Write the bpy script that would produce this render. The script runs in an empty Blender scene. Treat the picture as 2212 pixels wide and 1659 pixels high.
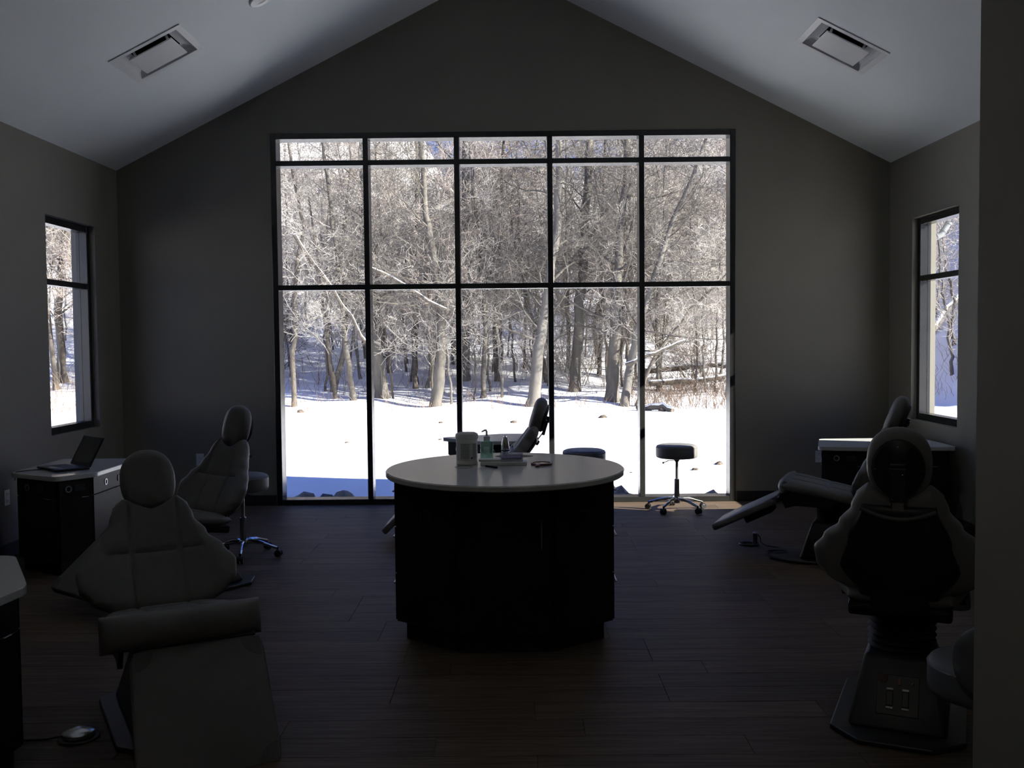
import bpy, bmesh, math, random
from mathutils import Vector, Matrix, Euler
import numpy as np
random.seed(7)
PI = math.pi
S = bpy.context.scene
COL = S.collection

# ---------------------------------------------------------------- camera
F2 = Vector((-0.00339666, 0.99901314, -0.04428551))
R3 = Vector((0.99994864, 0.00297027, -0.00969033))
U3 = Vector((0.00954923, 0.04431615, 0.99897192))
cam_d = bpy.data.cameras.new('camera'); cam = bpy.data.objects.new('camera', cam_d); COL.objects.link(cam)
cam.matrix_world = Matrix(((R3.x, U3.x, -F2.x, 0.1012), (R3.y, U3.y, -F2.y, 0), (R3.z, U3.z, -F2.z, 1.6), (0, 0, 0, 1)))
cam_d.sensor_width = 36; cam_d.lens = 2120.4 / 2212 * 36
cam_d.clip_start = 0.05; cam_d.clip_end = 400
S.camera = cam

# ---------------------------------------------------------------- view, sky, sun
S.view_settings.view_transform = 'Standard'; S.view_settings.look = 'None'
S.view_settings.gamma = 1; S.view_settings.use_curve_mapping = False
S.view_settings.exposure = 0.0
W_ = bpy.data.worlds.new('sky'); S.world = W_; W_.use_nodes = True
nt = W_.node_tree; nt.nodes.clear()
o_ = nt.nodes.new('ShaderNodeOutputWorld'); bg = nt.nodes.new('ShaderNodeBackground')
tc = nt.nodes.new('ShaderNodeTexCoord'); sp = nt.nodes.new('ShaderNodeSeparateXYZ'); cr = nt.nodes.new('ShaderNodeValToRGB')
nt.links.new(tc.outputs['Generated'], sp.inputs[0]); nt.links.new(sp.outputs['Z'], cr.inputs[0])
e = cr.color_ramp.elements
e[0].position = 0.0; e[0].color = (0.30, 0.47, 1.0, 1)
e[1].position = 1.0; e[1].color = (0.03, 0.13, 0.62, 1)
m_ = e.new(0.3); m_.color = (0.13, 0.28, 0.92, 1)
nt.links.new(cr.outputs[0], bg.inputs[0]); bg.inputs[1].default_value = 1.0
nt.links.new(bg.outputs[0], o_.inputs[0])
SUN_EL, SUN_TAN = math.radians(28.5), 0.374
az = math.atan(SUN_TAN)
sdir = Vector((math.cos(SUN_EL) * math.cos(az), -math.cos(SUN_EL) * math.sin(az), math.sin(SUN_EL)))
sl = bpy.data.lights.new('sun', 'SUN'); sl.energy = 20.0; sl.angle = math.radians(0.53); sl.color = (1.0, 0.95, 0.88)
so = bpy.data.objects.new('sun', sl); COL.objects.link(so)
so.rotation_euler = sdir.to_track_quat('Z', 'Y').to_euler(); so.location = (20, -8, 14)

# ---------------------------------------------------------------- materials
MATS = {}
def mat(name, col, rough=0.6, metal=0.0, vary=0.0, scale=8, bump=0.0, bscale=60, spec=0.5, stretch=None, col2=None):
    if name in MATS: return MATS[name]
    m = bpy.data.materials.new(name); m.use_nodes = True; n = m.node_tree
    b = n.nodes['Principled BSDF']
    b.inputs['Base Color'].default_value = (*col, 1); b.inputs['Roughness'].default_value = rough
    b.inputs['Metallic'].default_value = metal; b.inputs['Specular IOR Level'].default_value = spec
    t = n.nodes.new('ShaderNodeTexCoord'); mp = n.nodes.new('ShaderNodeMapping')
    n.links.new(t.outputs['Object'], mp.inputs[0])
    if stretch: mp.inputs['Scale'].default_value = stretch
    if vary > 0 or col2:
        no = n.nodes.new('ShaderNodeTexNoise'); no.inputs['Scale'].default_value = scale; no.inputs['Detail'].default_value = 5
        r = n.nodes.new('ShaderNodeValToRGB'); n.links.new(mp.outputs[0], no.inputs[0]); n.links.new(no.outputs[0], r.inputs[0])
        c2 = col2 or tuple(min(1, c * (1 + vary)) for c in col); c1 = col if col2 else tuple(c * (1 - vary) for c in col)
        r.color_ramp.elements[0].position = .32; r.color_ramp.elements[1].position = .68
        r.color_ramp.elements[0].color = (*c1, 1); r.color_ramp.elements[1].color = (*c2, 1)
        n.links.new(r.outputs[0], b.inputs['Base Color'])
    if bump > 0:
        nb = n.nodes.new('ShaderNodeTexNoise'); nb.inputs['Scale'].default_value = bscale; nb.inputs['Detail'].default_value = 4
        bp = n.nodes.new('ShaderNodeBump'); bp.inputs['Strength'].default_value = bump; bp.inputs['Distance'].default_value = 0.01
        n.links.new(mp.outputs[0], nb.inputs[0]); n.links.new(nb.outputs[0], bp.inputs['Height']); n.links.new(bp.outputs[0], b.inputs['Normal'])
    MATS[name] = m; return m

def glass_mat():
    m = bpy.data.materials.new('window_glass'); m.use_nodes = True; n = m.node_tree; n.nodes.clear()
    o = n.nodes.new('ShaderNodeOutputMaterial'); mx = n.nodes.new('ShaderNodeMixShader')
    t = n.nodes.new('ShaderNodeBsdfTransparent'); t.inputs[0].default_value = (0.96, 0.975, 0.965, 1)
    g = n.nodes.new('ShaderNodeBsdfGlossy'); g.inputs['Roughness'].default_value = 0.02
    fr = n.nodes.new('ShaderNodeFresnel'); fr.inputs[0].default_value = 1.45
    gm = n.nodes.new('ShaderNodeNewGeometry'); sb = n.nodes.new('ShaderNodeMath'); sb.operation = 'SUBTRACT'; sb.inputs[0].default_value = 1
    ml = n.nodes.new('ShaderNodeMath'); ml.operation = 'MULTIPLY'; n.links.new(gm.outputs['Backfacing'], sb.inputs[1]); n.links.new(sb.outputs[0], ml.inputs[0]); n.links.new(fr.outputs[0], ml.inputs[1])
    n.links.new(ml.outputs[0], mx.inputs[0]); n.links.new(t.outputs[0], mx.inputs[1]); n.links.new(g.outputs[0], mx.inputs[2])
    n.links.new(mx.outputs[0], o.inputs[0]); return m
GLASS = glass_mat()
def clear_mat(name, col, alpha_mix=0.25):
    m = bpy.data.materials.new(name); m.use_nodes = True; n = m.node_tree; n.nodes.clear()
    o = n.nodes.new('ShaderNodeOutputMaterial'); mx = n.nodes.new('ShaderNodeMixShader'); mx.inputs[0].default_value = alpha_mix
    t = n.nodes.new('ShaderNodeBsdfTransparent'); t.inputs[0].default_value = (*col, 1)
    g = n.nodes.new('ShaderNodeBsdfPrincipled'); g.inputs['Roughness'].default_value = 0.08; g.inputs['Base Color'].default_value = (*col, 1)
    n.links.new(t.outputs[0], mx.inputs[1]); n.links.new(g.outputs[0], mx.inputs[2]); n.links.new(mx.outputs[0], o.inputs[0]); return m

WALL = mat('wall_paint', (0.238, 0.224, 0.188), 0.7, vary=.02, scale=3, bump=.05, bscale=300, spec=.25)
CEIL = mat('ceiling_paint', (0.815, 0.855, 0.86), 0.8, vary=.01, scale=3, bump=.04, bscale=300, spec=.2)
FRAME = mat('bronze_aluminium', (0.022, 0.022, 0.022), 0.24, 0.0, vary=.1, spec=.5)
BASEB = mat('baseboard_vinyl', (0.02, 0.019, 0.018), 0.5)
CUSH = mat('grey_upholstery', (0.17, 0.165, 0.158), 0.48, vary=.05, scale=20, bump=.12, bscale=220, spec=.4)
CUSHD = mat('grey_upholstery_patch', (0.12, 0.118, 0.115), 0.6, vary=.05, scale=20)
BLUEC = mat('blue_grey_upholstery', (0.135, 0.145, 0.16), 0.45, vary=.05, scale=20, bump=.1, bscale=220)
SHELL = mat('black_shell', (0.012, 0.012, 0.012), 0.42)
HOUSE = mat('charcoal_housing', (0.03, 0.03, 0.031), 0.4, vary=.1, scale=15)
RUB = mat('black_rubber', (0.01, 0.01, 0.01), 0.6)
CHR = mat('chrome', (0.75, 0.76, 0.78), 0.12, 1.0)
STEEL = mat('brushed_steel', (0.55, 0.55, 0.55), 0.3, 1.0, bump=.05, bscale=200, stretch=(1, 20, 1))
CAB = mat('espresso_laminate', (0.018, 0.016, 0.015), 0.42, vary=.25, scale=6, stretch=(6, 6, .6), spec=.25)
TOP = mat('white_quartz', (0.64, 0.645, 0.62), 0.16, vary=.06, scale=90, spec=.5)
WHITE = mat('white_plastic', (0.72, 0.72, 0.70), 0.4)
CREAM = mat('cream_plastic', (0.80, 0.80, 0.73), 0.45)
WMET = mat('white_enamel', (0.78, 0.78, 0.78), 0.3, vary=.01)
DARK = mat('duct_black', (0.006, 0.006, 0.006), 0.8)
SNOW = mat('snow', (0.90, 0.90, 0.91), 0.8, vary=.02, scale=1.2, bump=.35, bscale=3, spec=.2)
BARK = mat('grey_bark', (0.08, 0.07, 0.058), 0.9, scale=5, bump=.6, bscale=25, stretch=(1, 1, .25), col2=(0.145, 0.131, 0.114))
BARK2 = mat('brown_bark', (0.08, 0.066, 0.053), 0.9, scale=5, bump=.5, bscale=25, stretch=(1, 1, .25), col2=(0.15, 0.127, 0.103))
BARK3 = mat('pale_bark', (0.11, 0.10, 0.088), 0.9, scale=4, bump=.4, bscale=20, stretch=(1, 1, .3), col2=(0.175, 0.162, 0.145))
TWIG = mat('tan_twigs', (0.37, 0.34, 0.305), 0.9, vary=.3, scale=2)
TWIG2 = mat('russet_twigs', (0.33, 0.275, 0.24), 0.9, vary=.3, scale=2)
REED = mat('dry_weeds', (0.24, 0.165, 0.11), 0.9, vary=.3, scale=3)
EXT = mat('exterior_siding', (0.34, 0.33, 0.31), 0.8, vary=.05)
ROOF = mat('roof_shingle', (0.06, 0.06, 0.065), 0.9, vary=.2)

# floor planks: colour differs per board through Object Info random
def plank_mat():
    m = bpy.data.materials.new('walnut_vinyl_plank'); m.use_nodes = True; n = m.node_tree; b = n.nodes['Principled BSDF']
    t = n.nodes.new('ShaderNodeTexCoord'); oi = n.nodes.new('ShaderNodeObjectInfo'); mp = n.nodes.new('ShaderNodeMapping')
    ad = n.nodes.new('ShaderNodeVectorMath'); ad.operation = 'ADD'; sc = n.nodes.new('ShaderNodeMath'); sc.operation = 'MULTIPLY'; sc.inputs[1].default_value = 57
    n.links.new(oi.outputs['Random'], sc.inputs[0]); n.links.new(t.outputs['Object'], ad.inputs[0]); n.links.new(sc.outputs[0], ad.inputs[1])
    mp.inputs['Scale'].default_value = (1.2, 26, 1); n.links.new(ad.outputs[0], mp.inputs[0])
    no = n.nodes.new('ShaderNodeTexNoise'); no.inputs['Scale'].default_value = 2.2; no.inputs['Detail'].default_value = 8; no.inputs['Roughness'].default_value = .65
    n.links.new(mp.outputs[0], no.inputs[0]); r = n.nodes.new('ShaderNodeValToRGB'); n.links.new(no.outputs[0], r.inputs[0])
    r.color_ramp.elements[0].position = .35; r.color_ramp.elements[1].position = .68
    r.color_ramp.elements[0].color = (0.072, 0.050, 0.033, 1); r.color_ramp.elements[1].color = (0.165, 0.120, 0.082, 1)
    hs = n.nodes.new('ShaderNodeHueSaturation'); mr = n.nodes.new('ShaderNodeMapRange'); mr.inputs['To Min'].default_value = .84; mr.inputs['To Max'].default_value = 1.12
    n.links.new(oi.outputs['Random'], mr.inputs[0]); n.links.new(mr.outputs[0], hs.inputs['Value']); n.links.new(r.outputs[0], hs.inputs['Color'])
    n.links.new(hs.outputs[0], b.inputs['Base Color']); b.inputs['Roughness'].default_value = .55; b.inputs['Specular IOR Level'].default_value = .2
    bp = n.nodes.new('ShaderNodeBump'); bp.inputs['Strength'].default_value = .25; bp.inputs['Distance'].default_value = .003
    n.links.new(no.outputs[0], bp.inputs['Height']); n.links.new(bp.outputs[0], b.inputs['Normal']); return m
PLANK = plank_mat()

# ---------------------------------------------------------------- mesh helpers
class MB:
    def __init__(s): s.bm = bmesh.new()
    def box(s, c, d, bevel=0, rot=None, seg=2):
        r = bmesh.ops.create_cube(s.bm, size=1)['verts']
        M = Matrix.Translation(Vector(c)) @ (rot.to_matrix().to_4x4() if rot else Matrix()) @ Matrix.Diagonal((*d, 1))
        bmesh.ops.transform(s.bm, matrix=M, verts=r)
        if bevel:
            ed = list({e for v in r for e in v.link_edges})
            bmesh.ops.bevel(s.bm, geom=ed, offset=bevel, segments=seg, affect='EDGES', profile=.5)
        return s
    def cyl(s, p0, p1, r0, r1=None, n=20, cap=True):
        r1 = r0 if r1 is None else r1; p0 = Vector(p0); p1 = Vector(p1); d = p1 - p0
        v = bmesh.ops.create_cone(s.bm, cap_ends=cap, segments=n, radius1=r0, radius2=r1, depth=d.length)['verts']
        M = Matrix.Translation((p0 + p1) / 2) @ d.to_track_quat('Z', 'Y').to_matrix().to_4x4()
        bmesh.ops.transform(s.bm, matrix=M, verts=v); return s
    def sphere(s, c, r, sc=(1, 1, 1), n=16):
        v = bmesh.ops.create_uvsphere(s.bm, u_segments=n, v_segments=max(6, n // 2), radius=r)['verts']
        bmesh.ops.transform(s.bm, matrix=Matrix.Translation(Vector(c)) @ Matrix.Diagonal((*sc, 1)), verts=v); return s
    def lathe(s, prof, c=(0, 0, 0), n=32, sx=1, sy=1, cap=True):
        closed = prof[0] == prof[-1] and prof[0][0] > 1e-6
        rings = []
        for r, z in prof:
            if r < 1e-6: rings.append([s.bm.verts.new((c[0], c[1], c[2] + z))])
            else: rings.append([s.bm.verts.new((c[0] + r * sx * math.cos(2 * PI * i / n), c[1] + r * sy * math.sin(2 * PI * i / n), c[2] + z)) for i in range(n)])
        for a, b in zip(rings, rings[1:]):
            for i in range(n):
                j = (i + 1) % n
                if len(a) == 1 and len(b) == 1: continue
                if len(a) == 1: s.bm.faces.new((a[0], b[j], b[i]))
                elif len(b) == 1: s.bm.faces.new((a[i], a[j], b[0]))
                else: s.bm.faces.new((a[i], a[j], b[j], b[i]))
        for ring, fl in ((rings[0], True), (rings[-1], False)):
            if len(ring) > 1 and cap and not closed: s.bm.faces.new(ring[::-1] if fl else ring)
        return s
    def prism(s, poly, z0, z1, bevel=0, seg=2):
        b = [s.bm.verts.new((x, y, z0)) for x, y in poly]; t = [s.bm.verts.new((x, y, z1)) for x, y in poly]
        n = len(poly); fs = [s.bm.faces.new(b[::-1]), s.bm.faces.new(t)]
        for i in range(n): fs.append(s.bm.faces.new((b[i], b[(i + 1) % n], t[(i + 1) % n], t[i])))
        bmesh.ops.recalc_face_normals(s.bm, faces=fs)
        if bevel: bmesh.ops.bevel(s.bm, geom=list({e for f in fs for e in f.edges}), offset=bevel, segments=seg, affect='EDGES', profile=.5)
        return s
    def frustum(s, bx, by, z0, tx, ty, z1, c0=(0, 0), c1=(0, 0), bevel=0):
        v = []
        for (hx, hy, z, c) in ((bx, by, z0, c0), (tx, ty, z1, c1)):
            for sx, sy in ((-1, -1), (1, -1), (1, 1), (-1, 1)): v.append(s.bm.verts.new((c[0] + sx * hx, c[1] + sy * hy, z)))
        fs = [s.bm.faces.new([v[i] for i in q]) for q in ((3, 2, 1, 0), (4, 5, 6, 7), (0, 1, 5, 4), (1, 2, 6, 5), (2, 3, 7, 6), (3, 0, 4, 7))]
        if bevel: bmesh.ops.bevel(s.bm, geom=list({e for f in fs for e in f.edges}), offset=bevel, segments=3, affect='EDGES', profile=.5)
        return s
    def tube(s, pts, r, n=8):
        pts = [Vector(p) for p in pts]; rings = []
        for i, p in enumerate(pts):
            d = (pts[min(i + 1, len(pts) - 1)] - pts[max(i - 1, 0)]).normalized()
            a = d.orthogonal().normalized()
            if rings and i: # keep twist low
                a = (pa - d * pa.dot(d)).normalized()
            pa = a; b = d.cross(a); rr = r[i] if isinstance(r, (list, tuple)) else r
            rings.append([s.bm.verts.new(p + (a * math.cos(2 * PI * k / n) + b * math.sin(2 * PI * k / n)) * rr) for k in range(n)])
        for A, B in zip(rings, rings[1:]):
            for k in range(n): s.bm.faces.new((A[k], A[(k + 1) % n], B[(k + 1) % n], B[k]))
        s.bm.faces.new(rings[0][::-1]); s.bm.faces.new(rings[-1]); return s
    def xf(s, M): bmesh.ops.transform(s.bm, matrix=M, verts=s.bm.verts); return s
    def build(s, name, m, parent=None, smooth=False, angle=35):
        me = bpy.data.meshes.new(name); s.bm.normal_update(); s.bm.to_mesh(me); s.bm.free()
        return link(name, me, m, parent, smooth, angle)
def link(name, me, m, parent=None, smooth=False, angle=35):
    me.materials.append(m)
    if smooth:
        me.polygons.foreach_set('use_smooth', [True] * len(me.polygons))
        me.set_sharp_from_angle(angle=math.radians(angle))
    o = bpy.data.objects.new(name, me); COL.objects.link(o)
    if parent: o.parent = parent
    return o
def thing(name, label, cat, loc=(0, 0, 0), rz=0, group=None):
    o = bpy.data.objects.new(name, None); COL.objects.link(o); o.location = loc; o.rotation_euler = (0, 0, rz); o.empty_display_size = .1
    o['label'] = label; o['category'] = cat
    if group: o['group'] = group
    return o
def tag(o, label, cat, group=None, kind=None):
    o['label'] = label; o['category'] = cat
    if group: o['group'] = group
    if kind: o['kind'] = kind
    return o
def struct(o, label=None):
    o['kind'] = 'structure'
    if label: o['label'] = label
    return o

def pad(L, wf, th, wrap=0, notch=0, nu=26, ns=34, seams=(), hseam=None, pe=5, pq=6, bow=0):
    """cushion standing on z=0, front +Y; wf(s) half width, grooves at seams (u) and hseam (s)"""
    bm = bmesh.new(); G = {}
    for side in (1, -1):
        for i in range(ns + 1):
            s_ = .5 - .5 * math.cos(PI * i / ns)
            for j in range(nu + 1):
                u = -math.cos(PI * j / nu) * .5 + u_lin(j, nu) * .5
                w = wf(s_); x = u * w
                cut = notch * math.exp(-(u / .42) ** 2) + notch * .8 * max(0, abs(u) - .72) / .28
                z = s_ * L - cut * s_ ** 4
                ed = max(0, 1 - abs(u) ** pe) ** .5 * max(0, 1 - abs(2 * s_ - 1) ** pq) ** .5
                y = side * th / 2 * ed + wrap * x * x + bow * math.sin(PI * s_)
                if side > 0:
                    g = 0
                    for su in seams: g += math.exp(-((x - su) / .009) ** 2)
                    if hseam is not None and abs(x) < .21: g += math.exp(-((z - hseam) / .009) ** 2)
                    y -= .014 * min(1, g) * ed
                G[side, i, j] = bm.verts.new((x, y, z))
    for side in (1, -1):
        for i in range(ns):
            for j in range(nu):
                q = [G[side, i, j], G[side, i, j + 1], G[side, i + 1, j + 1], G[side, i + 1, j]]
                bm.faces.new(q[::-1] if side > 0 else q)
    bmesh.ops.remove_doubles(bm, verts=bm.verts, dist=1e-4)
    bmesh.ops.recalc_face_normals(bm, faces=bm.faces)
    m = MB(); m.bm.free(); m.bm = bm; return m
def u_lin(j, nu): return -1 + 2 * j / nu
def lerp_tab(tab):
    def f(s):
        for (a, va), (b, vb) in zip(tab, tab[1:]):
            if s <= b:
                t = (s - a) / (b - a); t = t * t * (3 - 2 * t); return va + (vb - va) * t
        return tab[-1][1]
    return f

# ================================================================ THE ROOM
HW, D, HE, SLP, RIDGE = 3.756, 9.606, 3.285, 0.506, 3.285 + 0.506 * 3.756
YB, T = -3.2, 0.22
# floor
fl = struct(MB().box((0, (D + YB) / 2, -.055), (2 * HW + 2 * T, D - YB + 2 * T - .2, .10)).build('floor', mat('subfloor', (.035, .025, .018), .7)), 'dark walnut plank floor')
PW, PL = .184, 1.24
rnd = random.Random(3); meshes = {}
def plank_mesh(l):
    k = round(l, 2)
    if k not in meshes:
        b = MB().box((0, 0, 0), (k - .002, PW - .002, .006), .0008, seg=1); me = bpy.data.meshes.new('floor_plank'); b.bm.to_mesh(me); b.bm.free(); me.materials.append(PLANK); meshes[k] = me
    return meshes[k]
row = 0; y = D - PW / 2; cnt = 0
while y > 2.9:
    x = -HW + .008; off = round(rnd.choice((.2, .4, .62, .8, 1.04)), 2); first = True
    while x < HW - .03:
        l = off if first else PL; first = False
        if x + l > HW - .008: l = HW - .008 - x
        l = round(l, 2)
        if l < .08: break
        o = bpy.data.objects.new('floor_plank', plank_mesh(l)); COL.objects.link(o); o.parent = fl
        o.location = (x + l / 2, y, -.0035 + rnd.uniform(-.0004, .0002)); x += l; cnt += 1
    y -= PW
# rest of the floor toward the unseen back of the room
bb = MB()
yy = y
while yy > YB + .1:
    xx = -HW + rnd.choice((.3, .6, .9))
    a = -HW + .01
    while a < HW - .02:
        bb.box(((a + min(xx, HW - .01)) / 2, yy, -.0035), (min(xx, HW - .01) - a - .004, PW - .004, .006)); a = xx; xx += PL
        if a >= HW - .02: break
    yy -= PW
o = bb.build('floor_planks', PLANK, fl); o['kind'] = 'stuff'
# walls
WX = 2.255; WZ = 3.625
def wall_poly(name, y0, y1, hole=None):
    zt = lambda x: HE + SLP * (HW - abs(x)) + .03
    b = MB()
    def slab(x0, x1, z0, z1f):
        # z1f gives top at x
        xs = sorted({x0, x1} | ({0.0} if x0 < 0 < x1 else set()))
        poly = [(x0, z0), (x1, z0)] + [(x, z1f(x)) for x in xs[::-1]]
        v0 = [b.bm.verts.new((p, y0, q)) for p, q in poly]; v1 = [b.bm.verts.new((p, y1, q)) for p, q in poly]
        n = len(poly); b.bm.faces.new(v0); b.bm.faces.new(v1[::-1])
        for i in range(n): b.bm.faces.new((v0[i], v1[i], v1[(i + 1) % n], v0[(i + 1) % n]))
    E_ = HW + T
    if hole:
        hx0, hx1, hz0, hz1 = hole
        slab(-E_, hx0, -.1, zt); slab(hx1, E_, -.1, zt); slab(hx0, hx1, hz1, zt)
        if hz0 > -.1: slab(hx0, hx1, -.1, lambda x: hz0)
    else: slab(-E_, E_, -.1, zt)
    bmesh.ops.recalc_face_normals(b.bm, faces=b.bm.faces)
    return struct(b.build(name, WALL))
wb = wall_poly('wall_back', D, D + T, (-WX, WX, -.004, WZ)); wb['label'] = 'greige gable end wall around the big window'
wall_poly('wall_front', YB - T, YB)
SY0, SY1, SZ0, SZ1 = 8.12, 9.07, .84, 2.68
for sgn, nm in ((-1, 'left'), (1, 'right')):
    b = MB(); xc = sgn * (HW + T / 2)
    for (a, c, z0, z1) in ((YB - T, SY0, -.1, HE + .05), (SY1, D + T, -.1, HE + .05), (SY0, SY1, -.1, SZ0), (SY0, SY1, SZ1, HE + .05)):
        b.box((xc, (a + c) / 2, (z0 + z1) / 2), (T, c - a, z1 - z0))
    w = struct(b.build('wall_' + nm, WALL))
# partition close on the right
PX, PY = 1.262, 2.40
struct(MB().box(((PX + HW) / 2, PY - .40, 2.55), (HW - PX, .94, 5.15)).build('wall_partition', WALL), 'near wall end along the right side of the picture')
# ceiling: two slopes, thick, each with an opening for its diffuser
VX, VY, VH = 2.648, 7.715, .262
for sgn in (-1, 1):
    b = MB(); cs = 1 / math.sqrt(1 + SLP * SLP); sn = SLP * cs
    nrm = Vector((sgn * sn, 0, cs)); uu = Vector((sgn * cs, 0, -sn)); O = Vector((0, 0, RIDGE))
    U1 = (HW + .62) / cs; uv = VX / cs
    def slab(u0, u1, y0, y1, n0=0, n1=.24):
        v = [b.bm.verts.new(O + uu * u + nrm * n + Vector((0, y, 0))) for n in (n0, n1) for u, y in ((u0, y0), (u1, y0), (u1, y1), (u0, y1))]
        fs = [b.bm.faces.new([v[i] for i in q]) for q in ((0, 1, 2, 3), (7, 6, 5, 4), (0, 4, 5, 1), (1, 5, 6, 2), (2, 6, 7, 3), (3, 7, 4, 0))]
    ya, yb_ = YB - T + .01, D + T - .01
    slab(0, U1, ya, VY - VH); slab(0, U1, VY + VH, yb_); slab(0, uv - VH, VY - VH, VY + VH); slab(uv + VH, U1, VY - VH, VY + VH); slab(uv - VH, uv + VH, VY - VH, VY + VH, .16)
    bmesh.ops.recalc_face_normals(b.bm, faces=b.bm.faces)
    c = struct(b.build('ceiling', CEIL), 'white sloping ceiling on the %s of the ridge' % ('left' if sgn < 0 else 'right'))
b = MB()
for sgn in (-1, 1):
    xo = HW + .66
    pts = [(0, RIDGE + .28), (sgn * xo, HE - SLP * .66 + .25), (sgn * xo, HE - SLP * .66 + .30), (0, RIDGE + .34)]
    v0 = [b.bm.verts.new((p, YB - .6, q)) for p, q in pts]; v1 = [b.bm.verts.new((p, D + .65, q)) for p, q in pts]
    b.bm.faces.new(v0); b.bm.faces.new(v1[::-1])
    for i in range(4): b.bm.faces.new((v0[i], v1[i], v1[(i + 1) % 4], v0[(i + 1) % 4]))
bmesh.ops.recalc_face_normals(b.bm, faces=b.bm.faces)
struct(b.build('trim_roof', ROOF))
# baseboards
BH, BT = .10, .012
struct(MB().box((-(HW + WX) / 2, D - BT / 2, BH / 2), (HW - WX - .01, BT, BH), .002).build('baseboard_back_left', BASEB))
struct(MB().box(((HW + WX) / 2, D - BT / 2, BH / 2), (HW - WX - .01, BT, BH), .002).build('baseboard_back_right', BASEB))
struct(MB().box((-HW + BT / 2, (D + YB) / 2, BH / 2), (BT, D - YB - .03, BH), .002).build('baseboard_left', BASEB))
struct(MB().box((HW - BT / 2, (D + PY) / 2, BH / 2), (BT, D - PY - .03, BH), .002).build('baseboard_right', BASEB))

# ---------------------------------------------------------------- windows
# big window_1
fw, fd = .055, .17
wr = bpy.data.objects.new('window_1', None); COL.objects.link(wr); struct(wr, 'tall dark framed window wall of fifteen panes')
yf = D + fd / 2
vx = [-1.333, -.449, .455, 1.345]; hz = [2.135, 3.338]
for x in (-WX + fw / 2, WX - fw / 2): MB().box((x, yf, WZ / 2), (fw, fd + .012, WZ), .003).build('jamb', FRAME, wr)
MB().box((0, yf, WZ - fw / 2), (2 * WX - 2 * fw, fd + .01, fw), .003).build('head_rail', FRAME, wr)
MB().box((0, yf, .026), (2 * WX - 2 * fw, fd + .01, .052), .003).build('sill_rail', FRAME, wr)
for x in vx: MB().box((x, yf, WZ / 2), (.052, fd + .004, WZ - 2 * fw), .003).build('mullion', FRAME, wr)
xs = [-WX + fw] + vx + [WX - fw]; zs = [.052] + hz + [WZ - fw]
for i in range(5):
    a = xs[i] + (.026 if i else 0); c = xs[i + 1] - (.026 if i < 4 else 0)
    for z in hz: MB().box(((a + c) / 2, yf, z), (c - a, fd - .004, .05), .003).build('transom', FRAME, wr)
    for k in range(3):
        z0 = zs[k] + (.025 if k else 0); z1 = zs[k + 1] - (.025 if k < 2 else 0)
        MB().box(((a + c) / 2, D + .135, (z0 + z1) / 2), (c - a, .006, z1 - z0)).build('pane', GLASS, wr)
# side windows
for sgn, nm in ((-1, 2), (1, 3)):
    wr = bpy.data.objects.new('window_%d' % nm, None); COL.objects.link(wr); struct(wr, 'narrow dark framed side window with a low transom, %s wall' % ('left' if sgn < 0 else 'right'))
    xi = sgn * (HW + .05); xd = .10; xc = xi + sgn * xd / 2; f_ = .06
    for yy in (SY0 + f_ / 2, SY1 - f_ / 2): MB().box((xc, yy, (SZ0 + SZ1) / 2), (xd, f_, SZ1 - SZ0), .003).build('jamb', FRAME, wr)
    MB().box((xc, (SY0 + SY1) / 2, SZ1 - f_ / 2), (xd, SY1 - SY0 - 2 * f_, f_), .003).build('head_rail', FRAME, wr)
    MB().box((xc, (SY0 + SY1) / 2, SZ0 + f_ / 2), (xd, SY1 - SY0 - 2 * f_, f_), .003).build('sill_rail', FRAME, wr)
    MB().box((xc, (SY0 + SY1) / 2, 2.13), (xd, SY1 - SY0 - 2 * f_, .05), .003).build('transom', FRAME, wr)
    for z0, z1 in ((SZ0 + f_, 2.105), (2.155, SZ1 - f_)):
        MB().box((xc + sgn * .02, (SY0 + SY1) / 2, (z0 + z1) / 2), (.006, SY1 - SY0 - 2 * f_, z1 - z0)).build('pane', GLASS, wr)

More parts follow.
